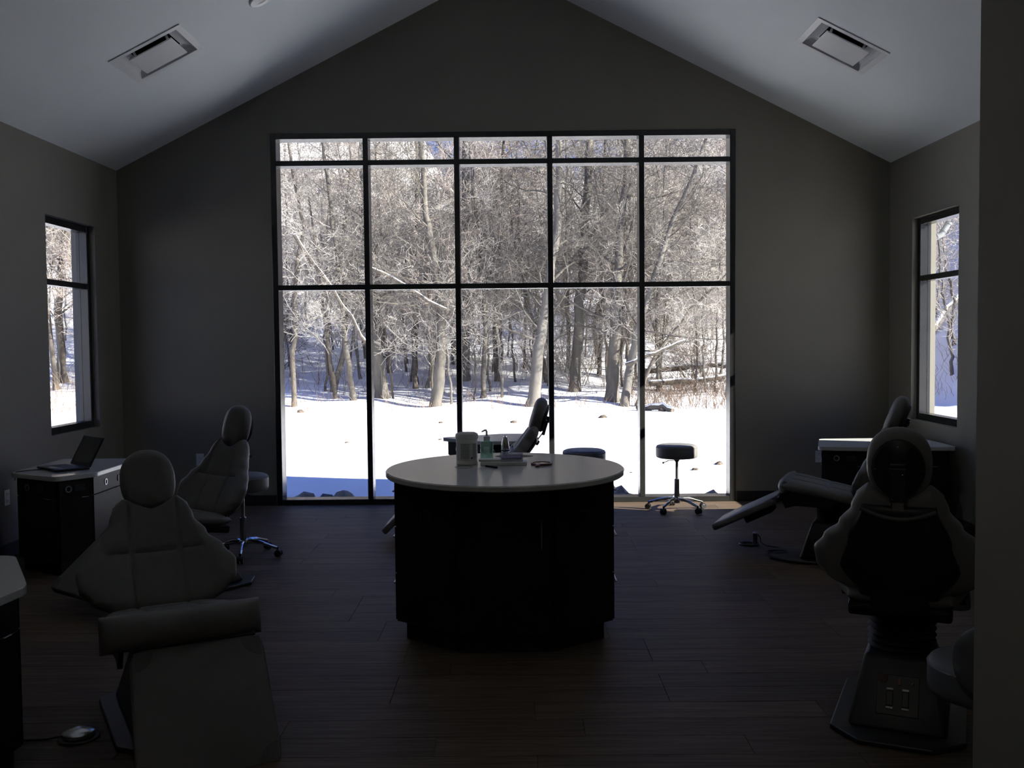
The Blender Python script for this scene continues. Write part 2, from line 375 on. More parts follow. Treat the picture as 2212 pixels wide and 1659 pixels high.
# ---------------------------------------------------------------- ceiling diffusers and light
def slope_frame(o, x, y, sgn):
    z = HE + SLP * (HW - abs(x)); o.location = (x, y, z)
    n = Vector((sgn * SLP, 0, 1)).normalized(); u = Vector((1, 0, -sgn * SLP)).normalized(); v = n.cross(u)
    o.rotation_euler = Matrix((u, v, n)).transposed().to_euler()
for sgn, side in ((-1, 'left'), (1, 'right')):
    t = thing('air_diffuser', 'square white recessed air diffuser in the %s ceiling slope' % side, 'air vent', group='ceiling air diffusers')
    slope_frame(t, sgn * 2.648, 7.715, sgn)
    b = MB(); h = .300; hi = .252      # flange ring
    for (cx, cy, sx, sy) in ((0, h - (h - hi) / 2, 2 * h, h - hi), (0, -h + (h - hi) / 2, 2 * h, h - hi), (h - (h - hi) / 2, 0, h - hi, 2 * hi), (-h + (h - hi) / 2, 0, h - hi, 2 * hi)):
        b.box((cx, cy, -.0045), (sx, sy, .007), .001)
    b.build('flange', WMET, t)
    b = MB()
    prof = [(.254, -.004), (.246, .012), (.232, .030), (.212, .046), (.190, .056), (.165, .060)]
    for (r0, z0), (r1, z1) in zip(prof, prof[1:]):
        for k in range(4):
            c = [(1, 1), (-1, 1), (-1, -1), (1, -1)]; p, q = c[k], c[(k + 1) % 4]
            b.bm.faces.new([b.bm.verts.new(v) for v in ((p[0] * r0, p[1] * r0, z0), (q[0] * r0, q[1] * r0, z0), (q[0] * r1, q[1] * r1, z1), (p[0] * r1, p[1] * r1, z1))])
    b.build('curved_throat', WMET, t, True, 40)
    b = MB(); w_ = .166
    for (cx, cy, sx, sy) in ((0, w_, 2 * w_, .003), (0, -w_, 2 * w_, .003), (w_, 0, .003, 2 * w_), (-w_, 0, .003, 2 * w_)): b.box((cx, cy, .11), (sx, sy, .098))
    b.box((0, 0, .157), (.33, .33, .003)); b.build('duct_box', DARK, t)
    MB().box((0, 0, -.015), (.365, .365, .010), .003).build('plaque', WMET, t)
    for hx in (-.14, .14): MB().box((hx, -.10, .06), (.02, .003, .095), .0005).build('hanger_clip', WMET, t)
t = thing('recessed_downlight', 'small round white recessed downlight at the top edge left of the ridge', 'ceiling light')
slope_frame(t, -1.84, 7.70, -1)
MB().lathe([(.055, .0), (.095, -.001), (.098, -.008), (.088, -.016), (.055, -.012)], n=32).build('trim_ring', WMET, t, True)
MB().lathe([(0, -.004), (.05, -.006), (.056, -.012)], n=32).build('lens', WHITE, t, True)

# dim fill light added unseen behind the camera to lift the chair fronts
t = thing('fill_light_panel', 'flat white fill light panel added unseen behind the viewpoint', 'ceiling light')
slope_frame(t, -1.3, -1.2, -1)
MB().box((0, 0, -.012), (.62, .62, .022), .004).build('frame', WMET, t)
MB().box((0, 0, -.024), (.56, .56, .003)).build('diffuser', WHITE, t)
la_ = bpy.data.lights.new('fill_lamp', 'AREA'); la_.shape = 'SQUARE'; la_.size = .55; la_.energy = 8; la_.color = (1, .93, .82)
lo = bpy.data.objects.new('fill_lamp', la_); COL.objects.link(lo); lo.parent = t; lo.location = (0, 0, -.03)

# ---------------------------------------------------------------- outlets
def outlet(loc, rz, label):
    t = thing('wall_outlet', label, 'outlet', loc, rz, 'wall outlets')
    MB().box((0, -.003, 0), (.075, .006, .118), .002).build('cover_plate', WHITE, t)
    for z in (-.025, .025):
        MB().box((0, -.007, z), (.034, .004, .030), .003).build('socket', WHITE, t)
        b = MB(); b.box((-.007, -.0095, z + .003), (.003, .001, .010)); b.box((.007, -.0095, z + .003), (.003, .001, .008)); b.cyl((0, -.0098, z - .008), (0, -.009, z - .008), .0025, n=8)
        b.build('slots', DARK, t)
outlet((-HW, 7.37, .45), PI / 2, 'white duplex outlet low on the left side wall near the laptop cabinet')
outlet((-3.006, D, .46), 0, 'white duplex outlet on the back wall left of the big window')
outlet((3.075, D, .434), 0, 'white duplex outlet on the back wall beside the right cabinet')

# ================================================================ TREATMENT CHAIRS
def treatment_chair(label, loc, face, sh, lean, headlean, legang, roll=.15, bs=0, lx=0):
    t = thing('treatment_chair', label, 'dental chair', (loc[0], loc[1], 0), math.radians(face - 90), 'reclining treatment chairs')
    # base
    pl = [(-.14, -.45), (.14, -.45), (.255, -.33), (.255, .26), (.14, .42), (-.14, .42), (-.255, .26), (-.255, -.33)]
    MB().prism(pl, .001, .022, .006).build('base_plate', HOUSE, t)
    MB().frustum(.19, .27, .022, .135, .15, .29, (0, -.06), (0, -.03), bevel=.02).build('pedestal', HOUSE, t, True)
    pr = []
    ztop = sh - .19; n = 7
    for i in range(n):
        z = .285 + (ztop - .285) * i / n; dz = (ztop - .285) / n
        pr += [(.118, z), (.138, z + dz * .5)]
    pr.append((.118, ztop))
    MB().lathe([(0, .285)] + pr + [(0, ztop)], (0, -.03, 0), n=24).build('bellows', RUB, t, True, 20)
    sw = MB().box((0, 0, 0), (.16, .006, .16), .002)
    th_ = math.atan2(.12 - .0, .308)
    M = Matrix.Translation((0, -.2600, .150)) @ Euler((-math.atan2(.15, .268) - 0.0, 0, 0)).to_matrix().to_4x4()
    p = sw.xf(M).build('control_panel', SHELL, t)
    for k, x in enumerate((-.03, .03)):
        MB().box((x, -.006, -.015), (.026, .010, .060), .002).xf(M).build('rocker_switch', SHELL, p)
        for z in (.022, -.052): MB().box((x, -.006, z), (.026, .009, .008), .001).xf(M).build('switch_cap', WHITE, p)
    q = MB().cyl((-.058, -.003, .062), (-.058, -.006, .062), .020, n=20).xf(M).build('round_label', mat('dull_red_label', (.09, .035, .028), .6), p)
    MB().box((0.005, -.005, .055), (.014, .008, .030), .001).xf(M).build('power_switch', mat('amber_switch', (.20, .05, .03), .4), p)
    MB().sphere((.055, -.004, .05), .005, n=8).xf(M).build('knob', CHR, p)
    # seat frame, shrouds
    tilt = math.radians(11)
    Ms = Matrix.Translation((0, -.22, sh - .165)) @ Euler((tilt, 0, 0)).to_matrix().to_4x4()
    MB().box((0, .25, -.02), (.40, .50, .06), .015).xf(Ms).build('seat_frame', SHELL, t)
    for s_ in (-1, 1):
        b = MB(); P = [(.18, .0), (.54, .01), (.56, -.05), (.50, -.125), (.44, -.09), (.20, -.05)]
        v0 = [b.bm.verts.new((s_ * .225, a, c)) for a, c in P]; v1 = [b.bm.verts.new((s_ * .245, a, c)) for a, c in P]
        b.bm.faces.new(v0); b.bm.faces.new(v1[::-1])
        for i in range(6): b.bm.faces.new((v0[i], v1[i], v1[(i + 1) % 6], v0[(i + 1) % 6]))
        bmesh.ops.recalc_face_normals(b.bm, faces=b.bm.faces)
        b.xf(Ms).build('side_shroud', SHELL, t)
    # seat cushion: pad laid flat, front roll
    st = pad(.56, lerp_tab([(0, .20), (.25, .25), (.6, .27), (.85, .30), (1, .29)]), .085, nu=56, ns=40, seams=(-.105, .105), hseam=.26, pe=8, pq=8)
    st.xf(Ms @ Matrix.Translation((0, 0, .035)) @ Matrix.Rotation(-PI / 2, 4, 'X') @ Matrix.Rotation(PI, 4, 'Z')).build('seat', CUSH, t, True, 60)
    b = pad(.62 if roll > .12 else .56, lambda s: roll * .48, roll, nu=14, ns=30, pe=2.4, pq=6)
    b.xf(Ms @ Matrix.Translation((-.31 if roll > .12 else -.28, .540, .010 + (.15 - roll) * .35)) @ Matrix.Rotation(PI / 2, 4, 'Y')).build('seat_front_roll', CUSH, t, True, 60)
    # leg rest
    la = math.radians(legang)
    Ml = Ms @ Matrix.Translation((lx, .590, -.055)) @ Matrix.Rotation(lx * 1.2, 4, 'Z') @ Matrix.Rotation(-tilt - la, 4, 'X')
    lr = MB()
    def rr(w0, w1, L, r, z0, z1, bev):
        poly = []
        for (cx, cy, a0, w) in ((-1, 0, PI, w0), (1, 0, 1.5 * PI, w0), (1, L, 0, w1), (-1, L, .5 * PI, w1)):
            for k in range(5):
                a = a0 + k * PI / 8
                poly.append((cx * (w - r) + math.cos(a) * r, (cy + (r if cy == 0 else -r)) + math.sin(a) * r))
        return MB().prism(poly, z0, z1, bev)
    rr(.255, .265, .52, .05, -.055, -.008, .012).build
    leg = rr(.255, .265, .52, .05, -.055, -.008, .014).xf(Ml).build('leg_rest', CUSH, t, True, 50)
    MB().box((0, -.01, -.028), (.46, .018, .014), .003).xf(Ml).build('hinge_bar', HOUSE, t)
    for cx in (-1, 1):
        for cy in (0, 1):
            w = .255 if cy == 0 else .265
            poly = []
            c0 = (cx * (w - .012), .012 if cy == 0 else .508)
            R_ = .075
            a0 = {(-1, 0): 0, (1, 0): PI / 2, (1, 1): PI, (-1, 1): 1.5 * PI}[cx, cy]
            poly = [(c0[0] + cx * -.004, c0[1])] + [(c0[0] + R_ * math.cos(a0 + k * PI / 16), c0[1] + R_ * math.sin(a0 + k * PI / 16)) for k in range(9)]
            MB().prism(poly, -.0085, -.0065).xf(Ml).build('corner_patch', CUSHD, leg)
    MB().box((0, .20, -.085), (.20, .22, .055), .012).xf(Ml).build('leg_rest_actuator', SHELL, t)
    # back
    ln = math.radians(lean)
    Mb = Matrix.Translation((0, -.19, sh - .11)) @ Matrix.Rotation(ln, 4, 'X')
    wt = lerp_tab([(0, .21), (.10, .29), (.20, .335), (.34, .342), (.48, .30), (.64, .235), (.82, .185), (1, .165)])
    bk = pad(.54 - bs, wt, .10, wrap=.55, notch=.055, nu=72, ns=60, seams=(-.115, .0, .115) if False else (-.105, .105), hseam=.27, pe=7, pq=9, bow=-.015)
    bk.xf(Mb).build('backrest', CUSH, t, True, 60)
    ws = lerp_tab([(0, .15), (.3, .23), (.6, .20), (1, .14)])
    sh_ = pad(.46 - bs, ws, .05, wrap=.55, nu=24, ns=24, pe=8, pq=8)
    shell = sh_.xf(Mb @ Matrix.Translation((0, -.055, .005))).build('back_shell', SHELL, t, True, 60)
    pts = [Mb @ Vector((x, -.085 + .55 * x * x, .455 - bs - .035 * math.cos(x / .14 * PI / 2))) for x in [-.14 + .28 * i / 12 for i in range(13)]]
    MB().tube(pts, .009, 8).build('trim_lip', CUSHD, shell, True)
    MB().box((0, -.05, .02), (.22, .05, .16), .01).xf(Mb).build('recline_bracket', SHELL, t)
    # head
    Mh = Mb @ Matrix.Translation((0, -.005, .475 - bs)) @ Matrix.Rotation(math.radians(headlean) - ln, 4, 'X')
    hp = pad(.295, lambda s: .004 + .119 * max(0, 1 - abs(2 * s - 1) ** 2.5) ** .5, .11, nu=24, ns=26, pe=3.2, pq=5)
    hp.xf(Mh).build('headrest', CUSH, t, True, 70)
    hb = MB().lathe([(0, -.022), (.092, -.020), (.10, -.012), (.10, .008), (.09, .016), (0, .018)], n=28, sx=1, sy=1.15)
    hb.xf(Mh @ Matrix.Translation((0, -.052, .14)) @ Matrix.Rotation(PI / 2, 4, 'X')).build('headrest_back', SHELL, t, True)
    br = MB().box((0, -.082, .085), (.062, .024, .155), .004).xf(Mh).build('headrest_bracket', HOUSE, t)
    MB().box((0, -.095, .13), (.066, .010, .030), .002).xf(Mh).build('adjuster_clamp', STEEL if False else HOUSE, br)
    for x, z in ((-.018, .12), (.018, .12), (-.02, .02), (.012, .02)): MB().sphere((x, -.1005 if z > .1 else -.0945, z), .0035, n=8).xf(Mh).build('screw', CHR, br)
    for x, z in ((0, .225), (-.085, .135), (.085, .135)): MB().sphere((x, -.0705 if x == 0 else -.0705, z), .0035, n=8).xf(Mh).build('screw', CHR, t)
    b = MB(); b.box((0, 0, 0), (.045, .008, .16), .002).xf(Matrix.Translation((0, 0, 0)))
    b.xf(Mb @ Matrix.Translation((0, -.068, .47 - bs))).build('headrest_stem', CHR, t)
    return t

treatment_chair('grey treatment chair nearest on the left, facing the viewer with its square leg rest lowered', (-1.385, 4.135), -61, .53, 31, 22, 56, .15, 0, -.045)
treatment_chair('grey treatment chair seen from behind at the right, upright on its bellows pedestal', (1.745, 4.15), 65, .66, 10, 4, 30, .15, .07)
treatment_chair('grey treatment chair between the laptop cabinet and the left stool', (-2.06, 6.32), -127, .57, 25, 14, 38, .10)
treatment_chair('grey treatment chair in profile beside the right cabinet, leg rest pointing to the window stool', (2.38, 7.05), 157, .58, 22, 22, 27, .10)
treatment_chair('reclined dark treatment chair behind the round island, headrest against the window', (-.24, 7.92), 180, .585, 37, 17, 45, .10)

# ================================================================ STOOLS
def stool(label, loc, zt, rz, back=False, cm=CUSH, seat_r=.193):
    t = thing('rolling_stool', label, 'stool', (loc[0], loc[1], 0), rz, 'rolling stools')
    R_ = .265
    for k in range(5):
        a = 2 * PI * k / 5; c, s_ = math.cos(a), math.sin(a)
        pts = [(c * r, s_ * r, z) for r, z in ((.02, .105), (.07, .112), (.14, .104), (.20, .085), (R_, .066))]
        MB().tube(pts, [.019, .017, .014, .012, .011], 10).build('leg', CHR, t, True)
        w = MB(); wx, wy = c * R_, s_ * R_; tx, ty = -s_, c
        b2 = MB().cyl((wx, wy, .05), (wx, wy, .075), .008, n=10); cs = b2.build('caster', RUB, t)
        for q in (-1, 1):
            MB().cyl((wx + tx * .004 * q + c * .008, wy + ty * .004 * q + s_ * .008, .027), (wx + tx * .022 * q + c * .008, wy + ty * .022 * q + s_ * .008, .027), .026, n=20).build('wheel', RUB, cs, True)
        MB().sphere((wx + c * .004, wy + s_ * .004, .037), .024, (1, 1, .8), 12).build('hood', SHELL, cs, True)
    MB().lathe([(0, .07), (.03, .07), (.034, .09), (.034, .118), (.026, .125), (.024, .29), (.020, .295), (0, .295)], n=20).build('gas_cylinder', CHR, t, True)
    MB().cyl((0, 0, .29), (0, 0, zt - .14), .0135).build('piston', STEEL, t, True)
    MB().lathe([(0, zt - .165), (.015, zt - .165), (.035, zt - .135), (.10, zt - .128), (.10, zt - .12), (0, zt - .12)], n=20).build('seat_plate', SHELL, t, True)
    MB().tube([(.02, -.02, zt - .15), (.07, -.05, zt - .15), (.115, -.075, zt - .165)], .004).build('height_lever', CHR, t, True)
    MB().sphere((.12, -.078, zt - .167), .009, (1.6, 1, 1), 8).build('lever_knob', RUB, t, True)
    r = seat_r
    seat = MB().lathe([(0, zt - .125), (r - .02, zt - .125), (r - .004, zt - .118), (r, zt - .10), (r, zt - .035), (r - .007, zt - .014), (r - .03, zt - .004), (r * .5, zt), (0, zt)], n=48).build('seat', cm, t, True, 60)
    MB().lathe([(r - .002, zt - .030), (r + .002, zt - .027), (r - .002, zt - .024)], n=48).build('piping', cm, seat, True)
    if back:
        MB().tube([(0, -.05, zt - .13), (0, -.17, zt - .135), (0, -.235, zt - .09), (0, -.245, zt + .05)], .011).build('back_bar', SHELL, t, True)
        b = pad(.27, lambda s: .004 + .17 * max(0, 1 - abs(2 * s - 1) ** 2.6) ** .5, .06, wrap=1.5, nu=24, ns=24, pe=3, pq=5)
        b.xf(Matrix.Translation((0, -.235, zt - .08))).build('backrest', cm, t, True, 60)
    return t
stool('chrome based rolling stool standing clear before the right window panes', (1.60, 9.12), .62, math.radians(198 + 36))
stool('round grey rolling stool behind the left treatment chair by the window edge', (-1.955, 7.32), .62, math.radians(-8))
stool('rolling stool mostly hidden behind the right rim of the round island', (.71, 8.74), .625, math.radians(-40), cm=BLUEC)
stool('blue grey stool with an oval backrest at the right wall end', (1.665, 3.21), .535, math.radians(-8), back=True, cm=BLUEC)

# ================================================================ ISLAND
isl = thing('round_island', 'round white topped island on an eight sided dark cabinet', 'island counter', (.04, 5.40, 0))
# body octagon (local)
P8 = [(-.245, -.455), (.25, -.47), (.575, -.20), (.575, .20), (.25, .47), (-.245, .47), (-.575, .20), (-.575, -.19)]
P8 = [(-.247, -.46), (.251, -.468), (.572, -.215), (.575, .20), (.25, .46), (-.245, .46), (-.575, .20), (-.585, -.19)]
ins = [(x * .915, y * .915) for x, y in P8]
MB().prism(ins, .001, .10).build('toe_kick', SHELL, isl)
MB().prism([(x * .985, y * .985) for x, y in P8], .10, .866).build('carcass', CAB, isl)
def face_panel(parent, a, b_, z0, z1, name, m=CAB, t_=.016, inset=.004):
    a = Vector((*a, 0)); b2 = Vector((*b_, 0)); d = (b2 - a); L = d.length; d.normalize(); n = Vector((d.y, -d.x, 0))
    c = (a + b2) / 2 + n * t_ / 2
    o = MB().box((0, 0, 0), (L - 2 * inset, t_, z1 - z0), .0015, seg=1)
    rz = math.atan2(d.y, d.x)
    M = Matrix.Translation((c.x, c.y, (z0 + z1) / 2)) @ Matrix.Rotation(rz, 4, 'Z')
    return o.xf(M).build(name, m, parent), M, t_
sc = [(x * .985, y * .985) for x, y in P8]
for i in range(8):
    a, b_ = sc[i], sc[(i + 1) % 8]
    if i in (0, 4):
        am = ((a[0] + b_[0]) / 2, (a[1] + b_[1]) / 2)
        o, M, tt = face_panel(isl, a, b_, .105, .860, 'door')
        MB().tube([M @ Vector((.185, -.008, .20)), M @ Vector((.185, -.032, .19)), M @ Vector((.185, -.032, .07)), M @ Vector((.185, -.008, .06))], .0045).build('handle', STEEL, o, True)
    elif i in (1, 3, 5, 7):
        o, M, tt = face_panel(isl, a, b_, .105, .860, 'angled_panel')
        hx = -.01 if i in (1, 5) else .01
        MB().lathe([(.030, 0), (.042, 0), (.042, .005), (.030, .005), (.030, 0)], n=32).xf(M @ Matrix.Translation((hx, -.008, .20)) @ Matrix.Rotation(PI / 2, 4, 'X')).build('grommet_ring', HOUSE, o, True)
        MB().cyl((hx, -.0075, .20), (hx, -.010, .20), .031, n=28).xf(M).build('grommet_hole', SHELL, o)
    else:
        zc = [.105, .36, .61, .860]
        for k in range(3):
            o, M, tt = face_panel(isl, a, b_, zc[k] + .003, zc[k + 1] - .003, 'drawer')
            MB().tube([M @ Vector((-.09, -.008, .05)), M @ Vector((-.09, -.030, .05)), M @ Vector((.09, -.030, .05)), M @ Vector((.09, -.008, .05))], .0045).build('handle', STEEL, o, True)
# countertop with sink opening: ring built as ellipse minus ellipse
sx0, sy0, srx, sry = .05, .52, .115, .075
b = MB(); n = 96; hz0, hz1 = .868, .90
prof = [(1.0 - .012, hz0), (1.0, hz0 + .006), (1.0, hz1 - .006), (1.0 - .010, hz1)]
def opt(k, sc_, z): a = 2 * PI * k / n; return (.655 * sc_ * math.cos(a), .715 * sc_ * math.sin(a), z)
rings = [[b.bm.verts.new(opt(k, s_, z)) for k in range(n)] for s_, z in prof]
inn_t = [b.bm.verts.new((sx0 + srx * math.cos(2 * PI * k / n), sy0 - .0 + sry * math.sin(2 * PI * k / n), hz1)) for k in range(n)]
inn_b = [b.bm.verts.new((sx0 + srx * math.cos(2 * PI * k / n), sy0 - .0 + sry * math.sin(2 * PI * k / n), hz0)) for k in range(n)]
seq = rings + [inn_t, inn_b, rings[0]]
for A, B in zip(seq, seq[1:]):
    for k in range(n): b.bm.faces.new((A[k], A[(k + 1) % n], B[(k + 1) % n], B[k]))
bmesh.ops.recalc_face_normals(b.bm, faces=b.bm.faces)
b.build('countertop', TOP, isl, True, 30)
MB().lathe([(1.0, .867), (.96, .82), (.80, .78), (0, .775)], (0, 0, 0), n=48, cap=False).xf(Matrix.Translation((sx0, sy0, 0)) @ Matrix.Diagonal((srx, sry, 1, 1))).build('sink_bowl', mat('sink_steel', (.10, .10, .10), .4, .6), isl, True)
# faucet (fixed part of the island)
fc = MB(); FX, FY = .0, 5.63 - 5.40
fc.lathe([(.026, .90), (.026, .905), (.019, .912), (.021, .96), (.023, .985), (.019, 1.02), (.012, 1.045), (0, 1.05)], (FX, FY, 0), n=24)
fa = fc.build('faucet', CHR, isl, True)
MB().tube([(FX, FY + .015, .985), (FX, FY + .06, 1.01), (FX, FY + .13, 1.0), (FX, FY + .145, .985)], [.014, .013, .011, .010], 12).build('spout', CHR, fa, True)
MB().lathe([(.0235, .965), (.0245, .968), (.0235, .971)], (FX, FY, 0), n=24).build('collar', RUB, fa, True)
MB().tube([(FX, FY, 1.04), (FX, FY - .018, 1.052)], [.010, .006], 10).build('lever', CHR, fa, True)

ZT = .9005
# wipe canister
t = thing('wipe_canister', 'white plastic tub of wipes with a printed label on the island', 'canister', (-.178, 5.56, ZT))
MB().lathe([(0, 0), (.058, 0), (.062, .004), (.062, .010), (.0605, .014), (.0605, .138), (.062, .142), (.062, .148), (0, .148)], n=40).build('tub', CREAM, t, True)
MB().lathe([(.0625, .145), (.0655, .147), (.0655, .165), (.062, .174), (.050, .180), (.048, .176), (0, .176)], n=40).build('lid', WHITE, t, True)
lb = MB()
for k in range(14):
    a0 = -PI / 2 - 1.2 + k * 2.4 / 14; a1 = a0 + 2.4 / 14
    lb.bm.faces.new([lb.bm.verts.new((.0612 * math.cos(a), .0612 * math.sin(a), z)) for a, z in ((a0, .025), (a1, .025), (a1, .125), (a0, .125))])
lab = lb.build('label', mat('label_paper', (.66, .66, .62), .6), t)
lw = MB(); rr_ = random.Random(5)
for i in range(11):
    z = .115 - i * .0075
    for (a0, a1) in ((-.55, .30), (.62, 1.05)):
        a = a0
        while a < a1:
            w = rr_.uniform(.05, .14); e_ = min(a + w, a1)
            lw.bm.faces.new([lw.bm.verts.new((.0615 * math.cos(q - PI / 2), .0615 * math.sin(q - PI / 2), zz)) for q, zz in ((a, z - .0022), (e_, z - .0022), (e_, z + (.0022 if i else .004)), (a, z + (.0022 if i else .004)))])
            a = e_ + .03
lw.build('print', mat('grey_print', (.22, .22, .22), .6), lab)
lw = MB(); lw.box((.030, -.0548, .040), (.009, .002, .009)); lw.build('stamp', mat('dark_print', (.08, .05, .04), .6), lab)
# soap bottle
t = thing('soap_bottle', 'clear pale green pump bottle of soap behind the wipe tub', 'soap bottle', (-.072, 5.81, ZT))
SG = clear_mat('green_gel', (.62, .85, .74), .35)
MB().lathe([(0, 0), (.036, 0), (.038, .004), (.038, .085), (.034, .098), (.018, .106), (.018, .112), (0, .112)], n=28, sx=1, sy=.65).build('bottle', SG, t, True)
pu = MB(); pu.lathe([(0, .112), (.019, .112), (.019, .132), (.008, .135), (.006, .150), (.006, .165), (0, .165)], n=20); pu.tube([(0, 0, .168), (-.012, -.004, .169), (-.03, -.008, .160)], [.007, .006, .004]); pu.build('pump', WHITE, t, True)
MB().box((0, -.0248, .05), (.034, .0006, .045)).build('label', mat('label_green', (.45, .62, .52), .6), t)
# white trays
t = tag(MB().prism([(-.13, -.045), (.13, -.045), (.13, .045), (-.13, .045)], 0, .020, .004).build('instrument_tray', WHITE), 'flat white tray under the clear plastic box', 'tray'); t.location = (.032, 5.515, ZT); t.rotation_euler.z = math.radians(-2)
t = tag(MB().prism([(-.075, -.035), (.075, -.035), (.075, .035), (-.075, .035)], 0, .012, .003).build('white_card_box', WHITE), 'small flat white box stacked on the left of the tray', 'box'); t.location = (-.035, 5.525, ZT + .0205)
t = thing('clear_plastic_box', 'clear plastic box with a purple strip on the tray right end', 'box', (.075, 5.53, ZT + .0205), math.radians(3))
CL = clear_mat('clear_plastic', (.86, .86, .92), .22)
b = MB(); w, d_, h, q = .062, .045, .045, .0015
b.box((0, 0, q / 2), (2 * w, 2 * d_, q)); b.box((0, -d_, h / 2), (2 * w, q, h)); b.box((0, d_, h / 2), (2 * w, q, h)); b.box((-w, 0, h / 2), (q, 2 * d_, h)); b.box((w, 0, h / 2), (q, 2 * d_, h))
b.build('box', CL, t)
MB().box((.0, -.0, .016), (.112, .08, .014), .003).build('purple_strip', mat('purple_card', (.10, .06, .24), .5), t)
# pen, mirror, rubber ring
t = thing('black_pen', 'black pen lying in front of the white tray', 'pen', (-.038, 5.385, ZT + .0055), math.radians(-50))
MB().cyl((-.045, 0, 0), (.02, 0, 0), .0052, n=12).build('barrel', RUB, t, True)
MB().cyl((.02, 0, 0), (.052, 0, 0), .0062, n=12).build('cap', SHELL, t, True)
MB().box((.035, 0, .0075), (.03, .002, .002)).build('clip', STEEL, t)
t = thing('hand_mirror', 'small round hand mirror with a red brown frame at the right of the tray', 'mirror', (.245, 5.50, ZT), math.radians(-8))
MB().lathe([(.050, 0), (.060, .001), (.062, .007), (.058, .012), (.050, .012), (.050, 0)], n=40).build('rim', mat('red_brown_plastic', (.22, .07, .05), .35), t, True)
MB().lathe([(0, .004), (.0505, .004), (.0505, .009), (0, .009)], n=40).build('mirror_glass', mat('mirror', (.8, .8, .82), .03, 1.0), t, True)
MB().box((-.012, -.085, .006), (.022, .055, .011), .004).build('handle', MATS['red_brown_plastic'], t, True)
t = tag(MB().lathe([(.0465, .0), (.049, .0008), (.0485, .002), (.0465, .0015), (.0465, .0)], n=48).build('rubber_ring', mat('brown_rubber', (.09, .075, .06), .6)), 'thin brown rubber ring lying before the wipe tub', 'ring'); t.location = (-.19, 5.415, ZT)
t['label'] = 'thin brown rubber ring lying before the wipe tub'

# ================================================================ SIDE CABINETS
def side_cabinet(label, poly, panels, extra=None, H=.70, over=.03):
    cx = sum(p[0] for p in poly) / len(poly); cy = sum(p[1] for p in poly) / len(poly)
    t = thing('side_cabinet', label, 'cabinet', (cx, cy, 0), 0, 'chairside cabinets')
    loc = [(p[0] - cx, p[1] - cy) for p in poly]
    # inset
    def inset(P, d):
        n = len(P); out = []
        for i in range(n):
            p0, p1, p2 = Vector(P[i - 1]), Vector(P[i]), Vector(P[(i + 1) % n])
            d1 = (p1 - p0).normalized(); d2 = (p2 - p1).normalized()
            n1 = Vector((-d1.y, d1.x)); n2 = Vector((-d2.y, d2.x)); k = (n1 + n2); k /= max(.3, k.length_squared / 2)
            out.append(tuple(p1 + k * d))
        return out
    MB().prism(inset(loc, .065), .001, .09).build('toe_kick', SHELL, t)
    ci = inset(loc, over + .016)
    MB().prism(ci, .09, H - .034).build('carcass', CAB, t)
    topb = MB(); n = len(loc)
    # rounded corners for the worktop
    rp = []
    for i in range(n):
        p0, p1, p2 = Vector(loc[i - 1]), Vector(loc[i]), Vector(loc[(i + 1) % n]); r = .05
        a = p1 + (p0 - p1).normalized() * r; c = p1 + (p2 - p1).normalized() * r
        for k in range(5):
            s_ = k / 4; rp.append(tuple(a * (1 - s_) ** 2 + p1 * 2 * s_ * (1 - s_) + c * s_ ** 2))
    topb.prism(rp, H - .034, H, .004); topb.build('countertop', TOP, t)
    for i in panels:
        a, b_ = ci[i], ci[(i + 1) % n]
        o, M, tt = face_panel(t, a, b_, H - .16, H - .038, 'outlet_panel')
        L = (Vector(a) - Vector(b_)).length
        MB().lathe([(.016, 0), (.024, 0), (.024, .004), (.016, .004), (.016, 0)], n=24).xf(M @ Matrix.Translation((-L * .22, -.008, 0)) @ Matrix.Rotation(PI / 2, 4, 'X')).build('grommet', STEEL, o, True)
        MB().cyl((-L * .22, -.0078, 0), (-L * .22, -.0095, 0), .017, n=20).xf(M).build('hole', DARK, o)
        MB().box((L * .1, -.010, 0), (.075, .006, .045), .002).xf(M).build('socket_plate', HOUSE, o)
        b = MB()
        for xx, zz in ((-.018, .008), (.0, .008), (-.018, -.008), (.0, -.008), (.022, .0)): b.box((L * .1 + xx, -.0135, zz), (.008, .002, .003))
        b.build('connectors' if True else '', STEEL, o).xf if False else b and None
        o2, M2, _ = face_panel(t, a, b_, .095, H - .166, 'door')
        MB().box((L * .35 - .02, -.012, .22), (.05, .010, .005), .002).xf(M2).build('handle', STEEL, o2)
    return t
def _fix():
    pass
side_cabinet('dark side cabinet with a laptop on its white top, left wall', [(-3.48, 7.72), (-3.48, 6.90), (-3.04, 6.64), (-2.86, 6.88), (-2.86, 7.70)], [1, 2, 3])
side_cabinet('dark side cabinet cut off by the lower left edge of the picture', [(-2.75, 4.17), (-2.75, 3.20), (-2.05, 2.96), (-1.775, 3.20), (-1.735, 3.64), (-2.05, 4.17)], [2, 3, 4])
side_cabinet('grey lit side cabinet close to the window behind the round island', [(-.60, 9.16), (-.20, 8.76), (.10, 8.76), (.24, 9.0), (.22, 9.48), (-.04, 9.48)], [0, 1])
side_cabinet('dark side cabinet with a white top behind the profile chair, right wall', [(2.60, 8.10), (3.0, 8.0), (3.70, 7.98), (3.70, 8.72), (2.80, 8.72)], [0, 1, 4])

